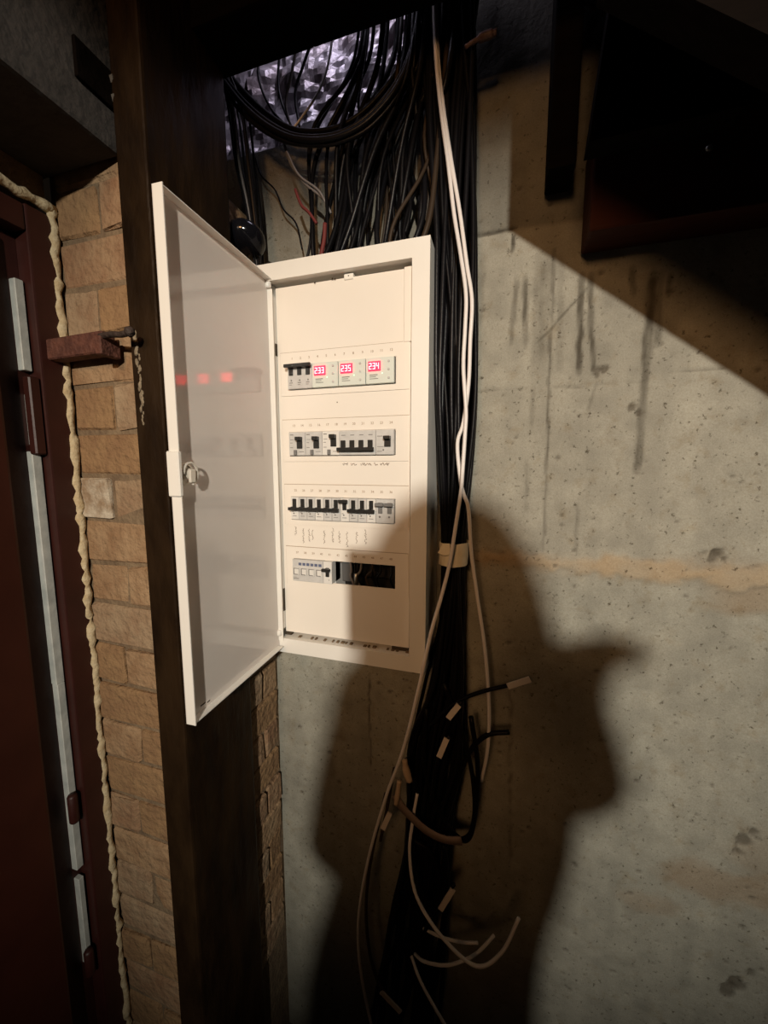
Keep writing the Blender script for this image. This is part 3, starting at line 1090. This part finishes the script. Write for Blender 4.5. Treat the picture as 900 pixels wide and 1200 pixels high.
# sweeping bundle below the film
for i in range(9):
    dy = random.uniform(-16, 16)
    pts = P([(255, 80 + dy), (285, 118 + dy), (318, 146 + dy * .8), (352, 160 + dy * .6), (398, 156 + dy * .7), (440, 128 + dy), (478, 70 + dy), (498, -30)], .045 + random.uniform(-.02, .04))
    tag(tube('sagging_cable', pts, random.choice((.004, .005)), random.choice((MT['cable'], MT['cable2'])), seg=6, res=6),
        'black cable sagging in a bow below the insulation film', 'cable', 'black cables sagging below the film')
# cables dropping left of the panel
for i in range(9):
    dx = random.uniform(-14, 14)
    pts = P([(262 + dx * .5, 80), (276 + dx, 130), (284 + dx, 190), (292 + dx * .9, 250), (304 + dx * .4, 330)], .05 + random.uniform(-.02, .03))
    pts = [Vector((max(p.x, -.104), p.y, p.z)) if p.z < 2.1 else p for p in pts]
    pts.append(Vector((-.083 + dx * .0006, pts[-1].y, 1.80)))
    tag(tube('side_cable', pts, .0026, random.choice((MT['cable_br'], MT['cable'], MT['cable_gr'])), seg=6, res=6),
        'thin brownish cable dropping behind the top left corner of the panel', 'cable', 'thin cables left of the panel')
# thin leads hanging in front of the film
for i, path in enumerate([[(306, 40), (303, 90), (318, 128), (340, 152)], [(330, 40), (326, 90), (330, 120), (345, 156)],
                          [(350, 40), (342, 85), (335, 120), (341, 150)], [(372, 30), (356, 75), (346, 110), (352, 155)],
                          [(432, 30), (426, 80), (420, 120), (424, 150)]]):
    tag(tube('thin_lead', P(path, .075), .0026, MT['cable'] if i != 2 else MT['cable_br'], seg=6),
        'thin dark lead hanging in front of the insulation film', 'cable', 'thin leads in front of the film')


def single(name, path, Y, r, mt, label, cat='cable', seg=7, res=7, **kw):
    return tag(tube(name, P(path, Y), r, MT[mt], seg=seg, res=res, **kw), label, cat)


single('white_lead', [(391, 20), (388, 55), (382, 85), (372, 110), (352, 140), (334, 162)], .062, .0022, 'cable_w', 'thin white lead curving across the insulation film')
single('curly_lead', [(296, 175), (306, 205), (322, 222), (332, 245), (347, 262), (354, 292)], .085, .0018, 'cable', 'thin wavy black lead hanging above the panel top')
single('grey_lead', [(330, 158), (340, 190), (356, 214), (378, 232), (388, 250)], .055, .0024, 'cable_gr', 'grey lead looping down from the sagging cables')
single('grey_lead', [(336, 178), (350, 205), (372, 222), (382, 238)], .050, .0022, 'cable_gr', 'short grey lead lying just under the longer grey loop')
single('red_wire', [(346, 222), (353, 240), (362, 249), (371, 262)], .045, .0030, 'red', 'short red wire between the dark cables above the panel')
single('red_wire', [(381, 262), (380, 280), (377, 296), (374, 312)], .040, .0042, 'red', 'thicker dull red wire just above the panel top edge')
single('red_connector', [(545, 56), (560, 46), (575, 40), (582, 38)], .03, [.0035] * 8 + [.006] * 8 + [.0045] * 6, 'dusky', 'small dusky red cable end at the top beside the white cables')

W1 = [(507, -30, .03), (511, 65, .02), (517, 130, .016), (525, 190, .014), (532, 250, .012), (540, 300, .010), (546, 345, .008), (545, 385, .008), (543, 430, .008), (546, 480, .008),
      (545, 507, .008), (542, 553, .006), (540, 577, .004), (533, 623, .006), (527, 660, .004), (517.5, 698, -.004), (505, 742, -.020), (490, 810, -.024), (472, 880, -.01), (452, 935, .01),
      (431, 1010, .02), (420, 1080, .02), (423, 1140, .02), (438, 1215, .02)]
W2 = [(510, -30, .035), (513, 65, .026), (520, 130, .018), (529, 190, .016), (539, 250, .014), (547, 310, .012), (553, 352, .010), (551, 400, .010), (549, 450, .012), (543, 495, .014), (536, 520, .014),
      (539.5, 562, .014), (543, 578, .012), (549, 597, .018), (552, 645, .03), (559, 698, .035), (568, 760, .03), (573, 830, .03), (571, 880, .035), (564, 915, .05)]
tag(tube('white_cable', P(W1, 0), .0034, MT['cable_w'], seg=8), 'long white cable crossing the panel corner and running down to the floor', 'cable')
tag(tube('white_cable', P(W2, 0), .0034, MT['cable_w'], seg=8), 'white cable hanging right of the black bundle with a free end', 'cable')
single('white_cable', [(489, 930, .02), (484, 960, .01), (480, 1000, .0), (488, 1050, -.02), (518, 1098, -.03), (558, 1132, -.03), (588, 1116, -.02), (608, 1076, -.01)], 0, .0034, 'cable_w',
       'white cable hooking up to the right at the bottom of the bundle')
single('white_cable', [(486, 1118, .02), (498, 1127, .0), (525, 1131, -.01), (556, 1119, .0), (579, 1096, .02)], 0, .0032, 'cable_w', 'short white cable end bowed under the hooked one')
single('white_cable', [(496, 1088, .02), (517, 1098, .01), (540, 1104, .01), (560, 1105, .01)], 0, .0030, 'cable_w', 'short nearly level white cable end above the bowed one')
single('white_cable', [(482, 1120, .02), (492, 1148, .0), (508, 1178, -.01), (528, 1212, -.01)], 0, .0032, 'cable_w', 'white cable leaving the frame at the bottom centre')


def tagged(name, path, Y, r, mt, label, tp, trot=1.0):
    o = single(name, path, Y, r, mt, label)
    a_, b_ = P(tp, Y)
    d = (b_ - a_)
    n = Vector((0, -1, .1)).normalized()
    s = d.cross(n).normalized()
    b = bmesh.new()
    hw = .0052
    vs_ = []
    for pt in (a_ - d * .05, b_):
        for sx, sn in ((-1, -1), (1, -1), (1, 1), (-1, 1)):
            vs_.append(b.verts.new(pt + s * hw * sx + n * .0015 * sn + n * .0035))
    for f in ((0, 1, 2, 3), (7, 6, 5, 4), (0, 4, 5, 1), (1, 5, 6, 2), (2, 6, 7, 3), (3, 7, 4, 0)):
        b.faces.new([vs_[k] for k in f])
    bmesh.ops.recalc_face_normals(b, faces=b.faces[:])
    t_ = new_obj('paper_tag', b, MT['tagw'], o)
    t_['label'] = 'pale paper tag'
    return o


tagged('cut_cable', [(505, 850), (530, 826), (560, 812), (592, 804), (619, 796)], .02, .0038, 'cable', 'black cut cable pointing up right with a pale tagged tip', [(596, 803), (621, 795)])
tagged('cut_cable', [(512, 900), (518, 870), (528, 842), (541, 822)], .012, .0042, 'cable', 'black cut cable with a pale tag just below the panel corner', [(526, 840), (538, 825)])
tagged('cut_cable', [(506, 940), (510, 905), (518, 880), (527, 862)], .010, .0042, 'cable', 'black cut cable with a pale tag below the other tagged stub', [(515, 885), (524, 864)])
tagged('cut_cable', [(498, 1090), (508, 1075), (518, 1060), (532, 1036)], .012, .0038, 'cable', 'black cut cable with a pale tag beside the lower bundle', [(517, 1063), (531, 1040)])
tagged('cut_cable', [(462, 900), (455, 940), (450, 965), (446, 985)], .02, .0034, 'cable_br', 'brown cut cable with a small tag left of the strap', [(457, 952), (449, 970)])
tagged('brown_cable', [(452, 930), (436, 1000), (429, 1060), (433, 1115), (446, 1156), (470, 1184)], .02, .0036, 'cable_br', 'brown cable curving down with a long pale tag near the bottom', [(448, 1161), (470, 1184)])
for path, lb in (([(515, 985), (532, 930), (548, 885), (570, 862), (597, 858)], 'black cable loop arching to the right of the bundle'),
                 ([(520, 800), (545, 870), (556, 930), (552, 975), (530, 985), (505, 975)], 'black cable hanging in a loop right of the strap'),
                 ([(500, 830), (498, 900), (520, 960), (545, 985), (556, 960), (560, 900), (552, 840)], 'wide black cable loop behind the tagged stubs'),
                 ([(486, 985), (505, 1000), (515, 1040), (500, 1085)], 'black cable bowing out below the strap'),
                 ([(520, 990), (523, 1020), (514, 1060), (504, 1090)], 'black cable running close right of the bowed one')):
    single('loop_cable', path, .03, .0048, 'cable', lb)
tag(tube('beige_connector', P([(474, 890), (476, 902), (480, 915)], .0), [.006] * 5 + [.008] * 5 + [.007] * 5, MT['beige'], seg=6), 'beige plastic connector at the left of the bundle', 'connector')
tag(tube('beige_connector', P([(468, 915), (466, 930), (464, 942)], .0), [.005] * 5 + [.006] * 5 + [.005] * 5, MT['beige'], seg=6), 'smaller beige connector at the top end of the strap', 'connector')
b = bmesh.new()
pts = catmull(P([(463, 932), (470, 945), (484, 960), (500, 974), (520, 984), (541, 986)], .002), 5)
n = len(pts)
rows = []
for i, p in enumerate(pts):
    d = (pts[min(i + 1, n - 1)] - pts[max(i - 1, 0)]).normalized()
    s = d.cross(Vector((0, -1, 0))).normalized() * .0085
    rows.append([b.verts.new(p + s), b.verts.new(p - s), b.verts.new(p - s + Vector((0, .002, 0))), b.verts.new(p + s + Vector((0, .002, 0)))])
for i in range(n - 1):
    for k in range(4):
        b.faces.new((rows[i][k], rows[i][(k + 1) % 4], rows[i + 1][(k + 1) % 4], rows[i + 1][k]))
b.faces.new(rows[0])
b.faces.new(list(reversed(rows[-1])))
bmesh.ops.recalc_face_normals(b, faces=b.faces[:])
tag(new_obj('cable_strap', b, MT['strap'], smooth=True), 'grey-brown flat strap slung across the lower cable bundle', 'strap')
# masking tape round the bundle
tp = empty('masking_tape', tuple(aty(531, 660, .06)))
tag(tp, 'pale masking tape wrapped round the black bundle with a loose flap', 'tape')
ca_, cb_ = aty(532, 634, .058), aty(531, 660, .058)
b = bmesh.new()
for ring_c, k in ((ca_, 0), (cb_, 1)):
    pass
rings = []
for s_ in range(6):
    c_ = ca_.lerp(cb_, s_ / 5)
    rings.append([b.verts.new(c_ + Vector((math.cos(a) * (.0275 + random.uniform(-.001, .001)), math.sin(a) * .036, random.uniform(-.0015, .0015)))) for a in (2 * math.pi * k / 22 for k in range(22))])
for i in range(5):
    for k in range(22):
        b.faces.new((rings[i][k], rings[i][(k + 1) % 22], rings[i + 1][(k + 1) % 22], rings[i + 1][k]))
new_obj('tape_wrap', b, MT['tape'], tp)
b = bmesh.new()
q = [aty(519, 637, .02), aty(527, 637, .016), aty(528, 650, .016), aty(521, 651, .018), aty(513, 648, .02)]
va = [b.verts.new(p) for p in q]
vb = [b.verts.new(p + Vector((0, .0008, 0))) for p in q]
b.faces.new(va)
b.faces.new(list(reversed(vb)))
for k in range(5):
    b.faces.new((va[k], vb[k], vb[(k + 1) % 5], va[(k + 1) % 5]))
bmesh.ops.recalc_face_normals(b, faces=b.faces[:])
new_obj('tape_flap', b, MT['tape'], tp)

# ------------------------------------------------------------------ the photographer, behind the camera, whose shadow falls on the wall
def skin_mesh(name, joints, edges, root, mt, sub=2):
    me_ = bpy.data.meshes.new(name)
    me_.from_pydata([j[0] for j in joints], edges, [])
    o = bpy.data.objects.new(name, me_)
    COL.objects.link(o)
    md = o.modifiers.new('skin', 'SKIN')
    md.use_smooth_shade = True
    for i, j in enumerate(joints):
        sv = me_.skin_vertices[0].data[i]
        sv.radius = j[1]
        sv.use_root = (i == root)
    sm = o.modifiers.new('sub', 'SUBSURF')
    sm.levels = sm.render_levels = sub
    me_.materials.append(mt)
    return o


PXc, PYc = .685, -1.30
J = [((PXc - .045, PYc, 1.00), (.24, .14)),          # 0 pelvis
     ((PXc - .055, PYc, 1.22), (.255, .15)),         # 1 waist
     ((PXc + .025, PYc, 1.43), (.215, .14)),         # 2 chest
     ((PXc, PYc, 1.57), (.12, .10)),          # 3 upper chest
     ((PXc - .002, PYc + .01, 1.69), (.128, .09)),  # 4 neck and collar
     ((PXc - .010, PYc + .02, 1.795), (.110, .11)),   # 5 hooded head
     ((PXc - .020, PYc + .02, 1.875), (.058, .08)),  # 6 crown
     ((PXc - .10, PYc, 1.60), (.055, .06)),  # 7 left shoulder
     ((PXc - .175, PYc + .08, 1.32), (.055, .055)),  # 8 elbow
     ((PXc - .205, -.85, 1.44), (.030, .034)),       # 9 wrist
     ((PXc + .115, PYc, 1.665), (.060, .07)),  # 10 right shoulder
     ((PXc + .150, PYc + .01, 1.54), (.082, .062)),  # 11 elbow
     ((PXc + .125, PYc + .05, 1.645), (.038, .034)),  # 12 wrist, raised
     ((PXc - .09, PYc, .88), (.115, .11)), ((PXc - .10, PYc + .01, .50), (.075, .08)), ((PXc - .11, PYc - .02, .09), (.05, .055)), ((PXc - .12, PYc + .13, .045), (.045, .04)),
     ((PXc + .09, PYc, .88), (.115, .11)), ((PXc + .10, PYc + .01, .50), (.075, .08)), ((PXc + .11, PYc - .02, .09), (.05, .055)), ((PXc + .12, PYc + .13, .045), (.045, .04)),
     ((PXc - .25, -.775, 1.49), (.034, .022)),      # 21 left palm
     ((PXc + .128, PYc + .07, 1.665), (.034, .026))]  # 22 right palm
E_ = [(0, 1), (1, 2), (2, 3), (3, 4), (4, 5), (5, 6), (3, 7), (7, 8), (8, 9), (3, 10), (10, 11), (11, 12),
      (0, 13), (13, 14), (14, 15), (15, 16), (0, 17), (17, 18), (18, 19), (19, 20), (9, 21), (12, 22)]
for base, tip, sgn in ((21, Vector((.02, .045, .05)), 1), (22, Vector((.03, .04, .012)), -1)):
    p0 = Vector(J[base][0])
    for k in range(5):
        off = Vector(((k - 2) * .016 * sgn, 0, .028 - abs(k - 2) * .004))
        ln = (.7, .95, 1.0, .95, .75)[k]
        a_ = p0 + off
        b1 = a_ + tip * .55 * ln + Vector(((k - 2) * .004 * sgn, 0, 0))
        b2 = b1 + Vector((tip.x, tip.y * 1.4, -.01)) * .45 * ln
        i0 = len(J)
        J += [(tuple(a_), (.009, .009)), (tuple(b1), (.0085, .0085)), (tuple(b2), (.0075, .0075))]
        E_ += [(base, i0), (i0, i0 + 1), (i0 + 1, i0 + 2)]
person = skin_mesh('person', J, E_, 0, MT['jacket'])
tag(person, 'person in a dark jacket standing behind the camera holding up a phone', 'person')
ph = new_obj('phone', bm_box(bmesh.new(), .36, .435, -.712, -.704, 1.47, 1.62, .004, 2), MT['phone'])
tag(ph, 'black mobile phone held up by the person', 'phone')
